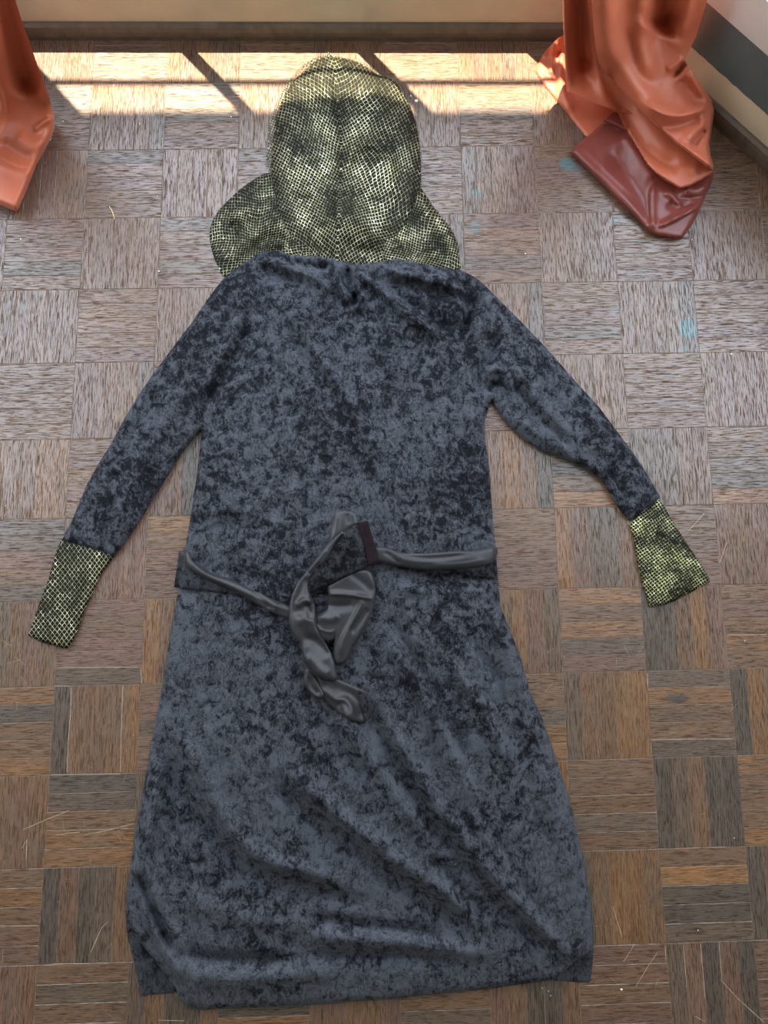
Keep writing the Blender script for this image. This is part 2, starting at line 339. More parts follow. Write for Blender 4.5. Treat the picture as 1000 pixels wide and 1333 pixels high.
# ------------------------------------------------------------------ room shell
SL = -0.0103
P0 = Vector((-0.24, 1.7680)); P1 = Vector((1.1200, 1.7540)); P2 = Vector((1.855, 0.924)); PL = Vector((-0.97, 0.93))
BACK = -2.6; CEIL = 3.25
def frame_of(a, b):
    """local x along the wall (a->b), local y outward, origin at a on the floor"""
    d = (b - a).normalized(); return Matrix(((d.x, -d.y, 0, a.x), (d.y, d.x, 0, a.y), (0, 0, 1, 0), (0, 0, 0, 1))), (b - a).length
def structure(name, mb, mat, parent=None):
    o = mb.build(name, mat, parent)
    if parent is None: o['kind'] = 'structure'
    return o
WIN_BOT, WIN_TOP = 0.185, 2.9
def bay(wall_name, win_name, base_name, a, b, mull):
    M, L = frame_of(a, b)      # a->b left to right seen from inside, y outward
    w = MB(); w.box((-0.02, 0, -0.02), (L + 0.02, 0.09, WIN_BOT), M); w.box((-0.02, 0, WIN_TOP), (L + 0.02, 0.09, CEIL), M)
    structure(wall_name, w, M_WALL)
    s = MB(); prof = [(0.0, 0.0), (-0.013, 0.0), (-0.013, 0.010), (-0.012, 0.020), (-0.010, 0.029), (-0.005, 0.034), (0.0, 0.035)]
    s.prism(prof[::-1], L, M); structure(base_name, s, M_DARKWOOD)
    f = MB(); f.box((-0.02, 0.0, WIN_BOT), (L + 0.02, 0.05, 0.262), M)
    fr = structure(win_name, f, M_FRAME)
    for x0, x1 in ((-0.02, 0.04), (L - 0.04, L + 0.02)):
        q = MB(); q.box((x0, 0.0, 0.262), (x1, 0.05, WIN_TOP), M); q.build('window_jamb', M_FRAME, fr)
    for x in mull:
        q = MB(); q.box((x - 0.010, 0.008, 0.262), (x + 0.010, 0.024, WIN_TOP), M); q.build('mullion', M_FRAME, fr)
    xs = [0.04] + list(mull) + [L - 0.04]
    for x0, x1 in zip(xs[:-1], xs[1:]):
        q = MB(); q.box((x0 + 0.010, 0.014, 0.262), (x1 - 0.010, 0.018, WIN_TOP), M); q.build('glass_pane', M_GLASS, fr)
    li = bpy.data.lights.new('window_portal', 'AREA'); li.shape = 'RECTANGLE'; li.size = L; li.size_y = WIN_TOP - 0.25; li.cycles.is_portal = True
    lo = bpy.data.objects.new('window_portal', li); COL.objects.link(lo)
    lo.matrix_world = M @ Matrix.Translation((L / 2, 0.10, (WIN_TOP + 0.25) / 2)) @ Matrix.Rotation(math.radians(-90), 4, 'X')
s = N('window_glass'); g = s.n('BsdfGlossy'); g.inputs['Roughness'].default_value = 0.02; t = s.n('BsdfTransparent'); t.inputs[0].default_value = (0.96, 0.98, 0.97, 1)
mx = s.n('MixShader'); mx.inputs[0].default_value = 0.07; s.set(mx.inputs[1], t.outputs[0]); s.set(mx.inputs[2], g.outputs[0]); s.set(s.out.inputs[0], mx.outputs[0]); M_GLASS = s.m
bay('wall_front', 'window_1', 'baseboard_front', P0, P1, (0.405, 0.768, 1.122))
bay('wall_right', 'window_2', 'baseboard_right', P1, P2, (0.37, 0.74))
bay('wall_left', 'window_3', 'baseboard_left', PL, P0, (0.37, 0.74))
# unseen overhang and bar, added outside to shape the strip of sunlight
M, L = frame_of(P0, P1)
q = MB(); q.box((-0.6, 0.09, 3.00), (L + 0.6, 0.304, 3.10), M)
for aa, bb in ((PL, P0), (P1, P2)):
    M2, L2 = frame_of(aa, bb); q.box((0.0, 0.09, 3.001), (L2, 0.304, 3.099), M2)  # carried over the side bays to keep stray sun out
structure('unseen_overhang', q, M_PLASTER)
q = MB()
q.box((-0.1, 0.150, 1.665), (L + 0.1, 0.163, 1.680), M)  # added bar, set where its shadow draws the line across the sunlight
structure('unseen_sun_bar', q, M_UNSEEN_BAR)
def wallbox(name, x0, y0, x1, y1, z0=-0.02, z1=CEIL, mat=None):
    q = MB(); q.box((x0, y0, z0), (x1, y1, z1)); return structure(name, q, mat or M_PLASTER)
wallbox('wall_right_rear', P2.x + 0.02, BACK, P2.x + 0.12, P2.y - 0.02)
wallbox('wall_left_rear', PL.x - 0.12, BACK, PL.x - 0.02, PL.y - 0.02)
wallbox('wall_back', PL.x - 0.12, BACK - 0.1, P2.x + 0.12, BACK)
wallbox('ceiling', PL.x - 0.3, BACK - 0.1, P2.x + 0.3, 1.88, CEIL, CEIL + 0.1)

# ------------------------------------------------------------------ parquet floor
B = 0.15; SH = 0.011629655
q = MB(); q.box((PL.x - 0.2, BACK - 0.1, -0.03), (P2.x + 0.2, 1.9, -0.0007))
FLOOR = structure('floor', q, M_JOINT)
PAL = {'d': (0.056, 0.037, 0.026), 'g': (0.082, 0.049, 0.031), 'b': (0.112, 0.055, 0.027), 'r': (0.108, 0.051, 0.031), 'o': (0.146, 0.066, 0.024), 'O': (0.196, 0.088, 0.026)}
KEY = {(6, 2): 'gbboo', (7, 2): 'gbbog', (8, 2): 'dobob', (6, 3): 'rgobo', (7, 3): 'ddbor', (8, 3): 'bobrb', (5, 3): 'bborg', (5, 2): 'oogbb',
       (6, 1): 'bgbbb', (7, 1): 'dgbdd', (8, 1): 'obbbo', (6, 0): 'gboob', (7, 0): 'gddOb', (8, 0): 'drbbg', (6, -1): 'rrbrr', (7, -1): 'grdrd', (5, -1): 'rbddb', (8, -1): 'rrrrr',
       (-1, 2): 'obbdo', (0, 2): 'dbbbo', (0, 1): 'oobgd', (-1, 1): 'bbbrb', (0, 0): 'drdgb', (0, -1): 'gbbgb', (-1, 0): 'rrbob', (-1, -1): 'rrrrr',
       (-1, 3): 'rgbrb', (0, 3): 'grrbr', (1, 3): 'obbbo', (1, 2): 'rbgrb', (7, 4): 'rrrbb', (8, 4): 'rbrrb', (6, 4): 'orggb', (5, 4): 'rrrbb', (1, 4): 'rrrbo', (0, 4): 'rbrrr'}
sm = MB(); g_ = 0.00042; sm.box((-B / 2 + g_, -B / 10 + g_, -0.008), (B / 2 - g_, B / 10 - g_, 0.0), None, 0.0005)
base_strip = sm.build('parquet_strip', M_WOOD, FLOOR); strip_mesh = base_strip.data
strips = []
for c in range(-3, 13):
    for j in range(-5, 13):
        vert = (c + j) % 2 == 0
        for k in range(5):
            if vert: lx, ly = (c + (k + 0.5) / 5) * B, (j + 0.5) * B
            else: lx, ly = (c + 0.5) * B, (j + (k + 0.5) / 5) * B
            X = lx + SH * ly; Y = ly
            if Y > 1.775 or X < PL.x + 0.01 or X > P2.x: continue
            d = np.array([X, Y, 0]) - _C; q = _RM.T @ d; px = 500 + F_PX * q[0] / -q[2]; py = 666.5 - F_PX * q[1] / -q[2]
            hid = 260 < px < 630 and 350 < py < 1270 or 215 < px < 660 and 880 < py < 1290 or 370 < px < 530 and 120 < py < 350
            vis = -25 < px < 1025 and 40 < py < 1358
            key = KEY.get((c, j)); ch = key[k] if key else random.choice('bbbrrggod' if py > 600 else 'bbbbrrg')
            strips.append([not (vis and not hid), math.hypot(px - 500, py - 900), c, j, k, vert, X, Y, ch])
strips.sort(key=lambda a: (a[0], a[1]))
vis_n = sum(1 for a in strips if not a[0])
first = True; rest = {}
for n, a in enumerate(strips):
    hidn, _, c, j, k, vert, X, Y, ch = a
    col = PAL[ch]; f = 1 + random.uniform(-0.10, 0.10); col = (col[0] * f, col[1] * f, col[2] * f * random.uniform(0.93, 1.07), 1)
    z = -random.random() * 0.00025; rz = (math.pi / 2 if vert else 0) + (-SH if vert else 0) + (math.pi if random.random() < 0.5 else 0)
    if n < 300:
        o = base_strip if first else base_strip.copy(); first or COL.objects.link(o); first = False
        o.location = (X, Y, z); o.rotation_euler = (0, 0, rz); o.color = col; o.parent = FLOOR
    else: rest.setdefault(ch + str(vert), []).append((X, Y, z, rz, col))
# the remaining strips (far, or mostly under the robe): joined
def mat_wood_rest():
    m = M_WOOD.copy(); m.name = 'parquet_oak_joined'; t = m.node_tree
    at_ = t.nodes.new('ShaderNodeVertexColor'); at_.layer_name = 'tint'; ca = t.nodes.new('ShaderNodeAttribute'); ca.attribute_name = 'local'; ra = t.nodes.new('ShaderNodeAttribute'); ra.attribute_name = 'rnd'
    for l in list(t.links):
        if l.from_node.type == 'OBJECT_INFO':
            to = l.to_socket; src = at_.outputs['Color'] if l.from_socket.name == 'Color' else ra.outputs['Fac']; t.links.remove(l); t.links.new(src, to)
        elif l.from_node.type == 'TEX_COORD': to = l.to_socket; t.links.remove(l); t.links.new(ca.outputs['Vector'], to)
    return m
allr = [r for v in rest.values() for r in v]
bv = np.array([tuple(v.co) for v in strip_mesh.vertices]); bf = [tuple(p.vertices) for p in strip_mesh.polygons]
V = []; Fc = []; LO = []; RN = []; CC = []
for X, Y, z, rz, col in allr:
    cs, sn = math.cos(rz), math.sin(rz); n0 = len(V)
    V += [(X + v[0] * cs - v[1] * sn, Y + v[0] * sn + v[1] * cs, z + v[2]) for v in bv]; Fc += [tuple(i + n0 for i in f) for f in bf]
    LO += [tuple(v) for v in bv]; r = random.random(); RN += [r] * len(bv); CC += [col] * len(bv)
o = link_mesh('parquet_border_strips', V, Fc, mat_wood_rest(), FLOOR); o['kind'] = 'stuff'
a = o.data.attributes.new('local', 'FLOAT_VECTOR', 'POINT'); a.data.foreach_set('vector', np.array(LO).ravel())
a = o.data.attributes.new('rnd', 'FLOAT', 'POINT'); a.data.foreach_set('value', RN)
a = o.data.color_attributes.new('tint', 'FLOAT_COLOR', 'POINT'); a.data.foreach_set('color', np.array(CC).ravel())

# scratches, pale filler lines and paint specks (fine relief lying on the strips)
M_PALE = mat_plain('pale_scratch', (0.42, 0.34, 0.25), 0.8, 0.3, 300)
sc = MB()
def scratch(P, w=0.0007):
    P = [at(*p, 0.0003) for p in P]
    for a, b in zip(P[:-1], P[1:]):
        d = (b - a); L = np.linalg.norm(d); d /= L; n = np.array([-d[1], d[0], 0]) * w / 2; k = len(sc.v)
        sc.v += [tuple(a - n), tuple(b - n), tuple(b + n), tuple(a + n)]; sc.f.append((k, k + 1, k + 2, k + 3))
for P in [[(798, 1180), (804, 1200), (810, 1220)], [(812, 1252), (822, 1236), (826, 1229)], [(828, 1284), (845, 1256), (856, 1240)], [(938, 1275), (960, 1299), (995, 1331)],
          [(946, 706), (941, 722), (937, 732)], [(896, 691), (906, 681), (917, 668)], [(30, 1080), (60, 1067), (90, 1055)], [(110, 1087), (140, 1081), (175, 1072)],
          [(73, 1087), (104, 1083)], [(66, 1008.6), (100, 1008), (157, 1007.4)], [(92.5, 895), (92, 925), (89, 965), (87, 1005)], [(160, 893), (158, 950), (156.5, 1005)],
          [(70, 893), (92, 893)], [(75, 869), (120, 869), (180, 868)], [(183, 870), (184.5, 890)], [(68, 1254.5), (118, 1254.5)], [(0, 1205.5), (50, 1205)], [(140, 1200), (132, 1208), (118, 1240)],
          [(28, 1105), (35, 1093), (34, 1120)], [(702, 1243), (720, 1244), (772, 1243)], [(866, 1230), (867, 1250)], [(890, 1230), (894, 1285)], [(912, 1228), (918, 1300)], [(936, 1226), (940, 1275)],
          [(947, 826), (965, 826.5), (998, 826)], [(843, 876), (843.5, 896)], [(847, 963), (900, 962), (955, 962)], [(866, 748), (900, 733)], [(620, 1288), (640, 1284)],
          [(918, 1330), (905, 1323)], [(955, 460), (961, 475)], [(205, 1328), (240, 1329)], [(147, 690), (170, 692)], [(855, 735), (862, 742)]]: scratch(P)
for _ in range(60):
    px = random.choice([random.uniform(680, 1000), random.uniform(0, 170)]); py = random.uniform(620, 1330); a = random.uniform(-1.6, 1.6); L = random.uniform(4, 22)
    scratch([(px, py), (px + L * math.cos(a), py + L * math.sin(a))], 0.00035)
o = sc.build('floor_scratches', M_PALE, FLOOR); o['kind'] = 'stuff'
sp_ = MB(); M_SPECK = mat_plain('white_paint_speck', (0.75, 0.72, 0.66), 0.8, 0.1, 100)
def speck(px, py, r):
    c = at(px, py, 0); k = len(sp_.v); n = 6
    sp_.v += [(c[0] + r * math.cos(i * 1.047 + px) * random.uniform(0.6, 1.2), c[1] + r * math.sin(i * 1.047 + px) * random.uniform(0.6, 1.3), 0.0004) for i in range(n)] + [(c[0], c[1], 0.0004 + r * 0.5)]
    sp_.f += [(k + i, k + (i + 1) % n, k + n) for i in range(n)]
for q in [(809, 1288, .0022), (909, 1211, .0012), (956, 1091, .0013), (684, 330, .0015), (27, 311, .0012), (542, 131, .0035), (535, 125, .002), (148, 111, .0015), (82, 158, .0012), (66, 182, .0014), (907, 762, .0012),
          (901, 312, .001), (714, 1290, .001), (706, 1286, .001), (717, 1296, .001), (970, 834, .001), (207, 353, .0015), (205, 255, .001), (952, 461, .002), (301, 152, .0012), (182, 161, .001)]: speck(*q)
for _ in range(70): speck(random.uniform(0, 1000), random.uniform(120, 1333), random.uniform(.0003, .0007))
o = sp_.build('paint_specks', M_SPECK, FLOOR); o['kind'] = 'stuff'
# straw
pts = [at(142.5, 269), at(145.5, 274), at(148, 280), at(149.5, 286)]; V = []; Fc = []
for i, p in enumerate(pts):
    d = pts[min(i + 1, 3)] - pts[max(i - 1, 0)]; d /= np.linalg.norm(d); n = np.array([-d[1], d[0], 0])
    for k in range(5): a = k * 2 * math.pi / 5; r = 0.0011 * (1 - 0.25 * abs(i - 1.5)); V.append(p + n * r * math.cos(a) + np.array([0, 0, r * math.sin(a) + 0.0012]))
for i in range(3): Fc += [(i * 5 + k, i * 5 + (k + 1) % 5, i * 5 + 5 + (k + 1) % 5, i * 5 + 5 + k) for k in range(5)]
Fc += [(4, 3, 2, 1, 0), (15, 16, 17, 18, 19)]
tag(link_mesh('straw', V, Fc, mat_plain('straw', (0.62, 0.42, 0.16), 0.6)), 'short curved tan straw lying alone on the parquet near the left curtain', 'debris')

# ------------------------------------------------------------------ robe outlines (photo coordinates)
TOPL = [(300, 354), (310, 346), (320, 339), (330, 332), (340, 326), (350, 325), (362, 325), (378, 330), (409, 332), (430, 335), (446, 339), (470, 343), (494, 339), (518, 335), (545, 341), (572, 347), (599, 351)]
SHR = [(599, 351), (612, 357), (623, 364), (633, 373), (641, 381)]
SEAM_R = [(641, 381), (632, 398), (620, 416), (614, 435), (612, 455), (613, 478), (616, 500), (623, 515), (634, 527), (640, 522)]
SLV_R_OUT = [(641, 381), (658, 398), (675, 415), (695, 436), (715, 457), (750, 497), (780, 530), (810, 570), (822, 586), (835, 605), (850, 630), (860, 648)]
SLV_R_IN = [(640, 522), (645, 531), (655, 546), (667, 559), (680, 571), (695, 581), (710, 589), (740, 600), (757, 606), (770, 613), (785, 627), (792, 640), (800, 654), (810, 668), (820, 679)]
SIDE_R = [(640, 522), (635, 535), (631, 550), (632, 575), (636, 600), (639, 640), (642, 680), (645, 710), (648, 745), (651, 787), (664, 820), (678, 856), (691, 902), (707, 938), (721, 978), (734, 1018), (744, 1050), (752, 1083), (763, 1136), (772, 1192), (773, 1228), (772, 1238)]
HEM = [(772, 1238), (760, 1246), (740, 1261), (724, 1275), (702, 1278), (681, 1281), (638, 1287), (582, 1293), (516, 1300), (450, 1304.5), (400, 1309), (345, 1311), (300, 1312), (264, 1315), (252, 1314), (244, 1311), (233, 1300), (228, 1286), (215, 1268), (203, 1255), (186, 1232), (170, 1212), (163, 1192)]
SIDE_L = [(163, 1192), (165, 1160), (172, 1110), (178, 1075), (185, 1035), (193, 990), (200, 950), (209, 905), (215, 870), (221, 830), (230, 780), (236, 750), (241, 715), (247, 680), (253, 640), (259, 600), (262, 560)]
SEAM_L = [(262, 560), (272, 546), (283, 527), (300, 497), (317, 468), (329, 438), (337, 408), (343, 385), (344, 362), (338, 345), (330, 332)]
SLV_L_OUT = [(330, 332), (320, 339), (310, 346), (300, 354), (288, 366), (278, 379), (264, 398), (250, 420), (232, 443), (215, 466), (197, 490), (180, 515), (162, 545), (145, 577), (130, 601), (115, 627), (104, 652), (95, 675), (87, 690), (80, 705)]
SLV_L_IN = [(149, 725), (162, 707), (175, 690), (195, 657), (215, 625), (228, 604), (240, 585), (252, 571), (262, 560)]
UNION = np.array(TOPL + SHR[1:] + SLV_R_OUT[1:] + SLV_R_IN[::-1] + SIDE_R[1:] + HEM[1:] + SIDE_L[1:] + SLV_L_IN[::-1][1:] + SLV_L_OUT[::-1][:-4])
BODY = np.array(TOPL[3:] + SHR[1:] + SEAM_R[1:] + SIDE_R[1:] + HEM[1:] + SIDE_L[1:] + SEAM_L[1:-1])
SLEEVE_L = np.array(SLV_L_OUT + SLV_L_IN + SEAM_L[1:-1]); SLEEVE_R = np.array(SLV_R_OUT + SLV_R_IN[::-1][0:-1] + SEAM_R[::-1][:-1])

ROBE_FOLDS = [  # (points, width px, height m, sharp-side factor)
    # collar pinch and folds radiating from it
    ([(440, 336), (441, 355), (444, 375), (452, 398)], 7, 0.010, 0.45), ([(450, 345), (456, 370), (462, 385), (456, 402)], 6, -0.008), ([(456, 372), (470, 385), (466, 400), (455, 404)], 5, 0.006),
    ([(460, 348), (495, 378), (530, 408), (575, 440)], 9, 0.009, 0.5), ([(470, 352), (520, 388), (560, 412), (600, 432)], 10, -0.007), ([(500, 350), (545, 362), (590, 372), (610, 380)], 9, 0.006, 0.6),
    ([(505, 365), (550, 378), (600, 385)], 7, -0.005), ([(345, 340), (380, 350), (415, 365), (435, 385)], 9, 0.006, 0.6), ([(335, 345), (370, 362), (400, 372)], 8, -0.004), ([(350, 332), (400, 345), (436, 350)], 6, -0.005),
    # shoulders
    ([(600, 362), (610, 385), (608, 410), (603, 440)], 8, -0.006), ([(596, 370), (600, 400), (596, 430)], 8, 0.005), ([(325, 350), (322, 380), (330, 410)], 7, 0.003),
    ([(640, 384), (626, 402), (616, 424), (612, 452)], 4, 0.003), ([(635, 380), (620, 398), (609, 420), (605, 450)], 5, -0.004),
    # long torso crease
    ([(372, 392), (395, 435), (425, 480), (450, 520), (475, 570), (490, 610), (497, 660), (500, 700)], 8, 0.0055, 0.5), ([(365, 410), (392, 455), (425, 500), (450, 540), (468, 590)], 8, -0.004),
    ([(500, 400), (512, 440), (515, 490), (500, 520)], 7, 0.003), ([(560, 560), (575, 620), (590, 690), (598, 720)], 10, 0.004), ([(615, 520), (618, 580), (622, 650), (630, 710)], 10, 0.005), ([(604, 540), (608, 600), (612, 660)], 8, -0.004),
    ([(530, 480), (540, 540), (548, 620)], 9, -0.003), ([(480, 580), (505, 600), (520, 618)], 3, -0.003), ([(505, 640), (530, 658), (548, 665)], 3, -0.003),
    ([(270, 670), (300, 662), (335, 672), (360, 690)], 8, 0.004, 0.6), ([(265, 690), (300, 683), (340, 692)], 6, -0.004), ([(290, 560), (285, 620), (278, 700)], 9, 0.004), ([(300, 640), (340, 650), (380, 640), (420, 655)], 9, 0.003),
    # left sleeve
    ([(322, 400), (315, 440), (295, 480), (268, 520), (255, 550)], 7, -0.006), ([(312, 405), (302, 440), (284, 474), (258, 508)], 8, 0.005), ([(298, 470), (280, 505), (266, 535), (262, 556)], 4, -0.006),
    ([(240, 500), (215, 545), (190, 600), (165, 650), (150, 700)], 10, 0.005), ([(225, 480), (190, 540), (160, 600), (130, 670)], 9, -0.003), ([(255, 420), (240, 470), (222, 500)], 8, 0.003), ([(150, 640), (140, 680), (146, 715)], 5, -0.004),
    # right sleeve
    ([(624, 440), (640, 444), (643, 460), (630, 485), (618, 510)], 7, -0.009), ([(630, 500), (636, 485), (650, 480), (662, 492), (666, 510)], 6, 0.010, 0.6), ([(635, 512), (643, 500), (656, 505)], 5, -0.010),
    ([(648, 470), (672, 506), (700, 540), (735, 575), (755, 600)], 5, -0.0055), ([(655, 462), (682, 500), (712, 535), (748, 570)], 9, 0.006, 0.5), ([(658, 530), (680, 552), (715, 575), (750, 592)], 7, 0.006),
    ([(660, 505), (664, 530), (678, 548)], 5, -0.005), ([(760, 600), (790, 625), (806, 655)], 8, 0.006), ([(790, 610), (800, 630), (815, 655)], 6, -0.004), ([(740, 510), (775, 555), (805, 600)], 10, 0.003), ([(770, 620), (790, 635), (800, 660)], 4, -0.006),
    # skirt: long diagonal folds
    ([(505, 790), (525, 835), (555, 885), (590, 945), (612, 1000)], 9, -0.007), ([(500, 815), (520, 855), (540, 890), (575, 950), (600, 1010), (625, 1060)], 11, 0.007, 0.6), ([(600, 800), (622, 845), (650, 890), (662, 930)], 8, -0.006),
    ([(585, 860), (615, 905), (640, 950), (660, 1000)], 9, 0.006, 0.6), ([(575, 880), (600, 920), (630, 965)], 7, -0.004), ([(640, 790), (655, 830), (672, 880), (684, 930), (700, 980)], 8, 0.006), ([(630, 800), (645, 850), (662, 900)], 6, -0.004),
    ([(480, 930), (505, 975), (540, 1030), (565, 1075), (600, 1120), (650, 1180), (700, 1225), (735, 1255)], 10, -0.010), ([(500, 935), (530, 985), (565, 1045), (600, 1090), (650, 1150), (700, 1205), (745, 1250)], 11, 0.009, 0.55),
    ([(590, 1010), (615, 1060), (645, 1110), (680, 1160)], 9, 0.005), ([(610, 1030), (640, 1085), (670, 1135), (700, 1190)], 8, -0.004), ([(700, 990), (715, 1040), (735, 1100), (745, 1150)], 12, 0.004),
    ([(445, 900), (460, 950), (490, 1000), (520, 1040), (545, 1090)], 12, 0.007), ([(430, 940), (455, 985), (480, 1020)], 9, -0.006), ([(345, 1010), (390, 1050), (430, 1085), (480, 1120), (520, 1150), (570, 1185), (620, 1222)], 13, -0.011),
    ([(370, 1000), (420, 1045), (470, 1085), (520, 1125), (575, 1160), (620, 1205)], 13, 0.010, 0.6), ([(560, 1110), (590, 1145), (620, 1180), (650, 1200)], 8, -0.006), ([(575, 1100), (605, 1135), (640, 1175)], 8, 0.005),
    # lower left
    ([(207, 960), (222, 1000), (245, 1045), (275, 1085), (310, 1125), (360, 1150), (430, 1165), (480, 1180)], 14, -0.009), ([(222, 945), (250, 985), (270, 1030), (300, 1080), (340, 1118), (400, 1135), (460, 1160)], 13, 0.009, 0.6),
    ([(207, 985), (205, 1030), (195, 1075), (192, 1110)], 8, 0.006), ([(214, 1000), (218, 1050), (230, 1100)], 8, -0.005), ([(180, 1090), (176, 1140), (190, 1190), (215, 1240), (245, 1290)], 8, 0.010, 0.6),
    ([(172, 1130), (190, 1170), (212, 1215), (228, 1245)], 9, -0.012), ([(196, 1150), (215, 1200), (240, 1250), (262, 1300)], 10, 0.006), ([(225, 1240), (275, 1248), (330, 1250), (380, 1252)], 10, -0.007), ([(240, 1262), (300, 1275), (380, 1270), (450, 1262)], 12, 0.006),
    ([(390, 1215), (450, 1222), (520, 1225), (590, 1238), (650, 1240)], 12, 0.007), ([(390, 1195), (450, 1203), (520, 1212), (590, 1220)], 10, -0.006), ([(400, 1240), (470, 1246), (540, 1244), (610, 1252)], 9, -0.006), ([(230, 1160), (280, 1185), (350, 1200), (420, 1200)], 14, 0.005),
    # waist under the belt
    ([(245, 735), (300, 745), (360, 760)], 9, -0.003), ([(500, 745), (560, 752), (640, 755)], 9, -0.005), ([(500, 765), (560, 770), (640, 772)], 8, 0.003), ([(470, 880), (500, 885), (520, 888)], 4, -0.003), ([(555, 775), (575, 800), (600, 830)], 8, 0.004),
]
def robe_h(x, y, d, fine=1.0):
    prof = 0.5 * dome(d, 9) + 0.5 * dome(d, 40)
    h = 0.0015 + 0.019 * prof
    amp = np.clip(d / 14, 0, 1)
    h = h + (1.5 + 0.9 * np.clip((y - 760) / 100, 0, 1) + 1.1 * np.clip((480 - y) / 60, 0, 1)) * folds(x, y, ROBE_FOLDS) * amp
    th = math.radians(32); u = x * math.cos(th) - y * math.sin(th); v = x * math.sin(th) + y * math.cos(th)
    h = h + amp * (0.0040 * fbm(x / 90, y / 90, 3, 2) + 0.0026 * fine * fbm(v / 60, -u / 19, 9, 3) + 0.0022 * fine * fbm(x / 14, y / 14, 21, 3))
    wr = np.abs(fbm(x / 17 + 2 * vnoise(x / 30, y / 30, 5), y / 17 + 2 * vnoise(x / 30, y / 30, 6), 31, 2)); h = h - amp * 0.0022 * fine * np.exp(-(wr / 0.05) ** 2)
    return np.maximum(h, 0.0008)
def robe_pos(x, y, d): return at(x, y, robe_h(x, y, d))

# ------------------------------------------------------------------ hood (under the collar edge)
HOOD_MAIN = curve([(436, 74), (425, 74), (412, 78), (398, 90), (380, 108), (368, 128), (360, 150), (356, 175), (354, 200), (353, 225), (356, 260), (366, 295), (378, 320), (386, 342), (440, 346), (504, 346), (512, 322), (528, 298), (541, 272), (547, 245), (548, 220), (546, 190), (541, 160), (531, 132), (517, 110), (503, 100), (492, 97), (472, 84), (452, 77), (436, 74)], 4)[:-1]
HOOD_EDGE = curve([(436, 72), (420, 72), (406, 76), (386, 92), (370, 113), (357, 140), (350, 170), (348, 198), (346, 205), (353, 240), (360, 280), (385, 340), (505, 340), (540, 280), (548, 245), (549, 215), (547, 185), (541, 155), (530, 128), (514, 106), (498, 95), (474, 82), (452, 75), (436, 72)], 4)[:-1]
PUFF_L = curve([(362, 224), (345, 226), (330, 234), (312, 247), (298, 260), (284, 275), (275, 292), (273, 310), (277, 330), (284, 347), (293, 361), (312, 352), (350, 345), (400, 348), (410, 300), (390, 240), (362, 224)], 4)[:-1]
PUFF_R = curve([(530, 238), (546, 243), (556, 256), (566, 271), (578, 286), (589, 300), (596, 318), (598, 335), (598, 352), (570, 356), (500, 352), (490, 300), (510, 250), (530, 238)], 4)[:-1]
HF = [([(434, 80), (440, 130), (445, 190), (440, 250), (438, 335)], 6, -0.007), ([(428, 90), (432, 140), (436, 190), (432, 260)], 7, 0.005), ([(448, 100), (456, 150), (460, 200), (470, 260)], 9, 0.006),
      ([(470, 100), (490, 125), (500, 155), (495, 180)], 13, 0.011), ([(455, 225), (458, 200), (475, 188), (495, 195), (508, 215), (500, 240)], 7, 0.008, 0.5), ([(462, 235), (466, 212), (480, 205), (490, 218)], 5, -0.007),
      ([(500, 180), (520, 210), (525, 250), (505, 300)], 8, -0.006), ([(510, 160), (530, 200), (535, 250), (520, 290)], 7, 0.006), ([(385, 130), (375, 170), (372, 220), (380, 270)], 8, 0.006), ([(395, 140), (390, 180), (385, 230), (400, 280)], 8, -0.006),
      ([(375, 215), (400, 240), (425, 260), (438, 290)], 9, 0.006), ([(380, 250), (400, 280), (420, 305)], 7, -0.006), ([(400, 100), (415, 125), (428, 150)], 7, 0.006), ([(385, 115), (410, 120), (430, 135)], 5, -0.004), ([(450, 270), (475, 290), (490, 320)], 9, 0.006), ([(440, 310), (470, 325), (500, 330)], 6, -0.005)]
PF = [([(300, 290), (320, 275), (345, 280), (360, 295)], 9, 0.008), ([(330, 322), (345, 310), (365, 310), (372, 320), (355, 330)], 7, -0.011), ([(285, 330), (300, 300), (320, 292)], 8, -0.006), ([(295, 345), (315, 320), (340, 300)], 8, 0.006),
      ([(553, 260), (560, 300), (565, 345)], 5, 0.006), ([(565, 275), (575, 310), (580, 345)], 5, -0.006), ([(545, 270), (545, 310), (530, 345)], 6, -0.007), ([(580, 290), (588, 320), (592, 345)], 4, 0.005)]
def hood_h(x, y, d):
    h = 0.006 + 0.030 * (0.35 * dome(d, 12) + 0.65 * dome(d, 75)); h = h * np.clip((352 - y) / 60, 0.28, 1) + folds(x, y, HF) * np.clip(d / 12, 0, 1)
    return np.maximum(h + 0.004 * fbm(x / 16, y / 22, 41, 3) * np.clip(d / 8, 0, 1), 0.003)
def puff_h(x, y, d):
    h = 0.0015 + 0.017 * (0.5 * dome(d, 8) + 0.5 * dome(d, 35)); h = h * np.clip((358 - y) / 45, 0.35, 1) + folds(x, y, PF) * np.clip(d / 12, 0, 1)
    return np.maximum(h + 0.003 * fbm(x / 14, y / 14, 51, 3) * np.clip(d / 8, 0, 1), 0.001)
def flow(seed, cw, ch, amp, ang=0.0, sc=45, mirror=None):
    def f(x, y):
        if mirror is not None:
            xc = np.interp(y, [60, 150, 200, 350], [433, 442, 445, 438]); s0 = np.abs(x - xc)
        else: s0 = x
        c, s_ = math.cos(ang), math.sin(ang); a = s0 * c + y * s_; b = -s0 * s_ + y * c
        a = a + amp * 2 * fbm(x / sc, y / sc, seed, 2); b = b + amp * 2 * fbm(x / sc + 9, y / sc, seed + 5, 2); return np.stack([a / cw, b / ch], -1)
    return f

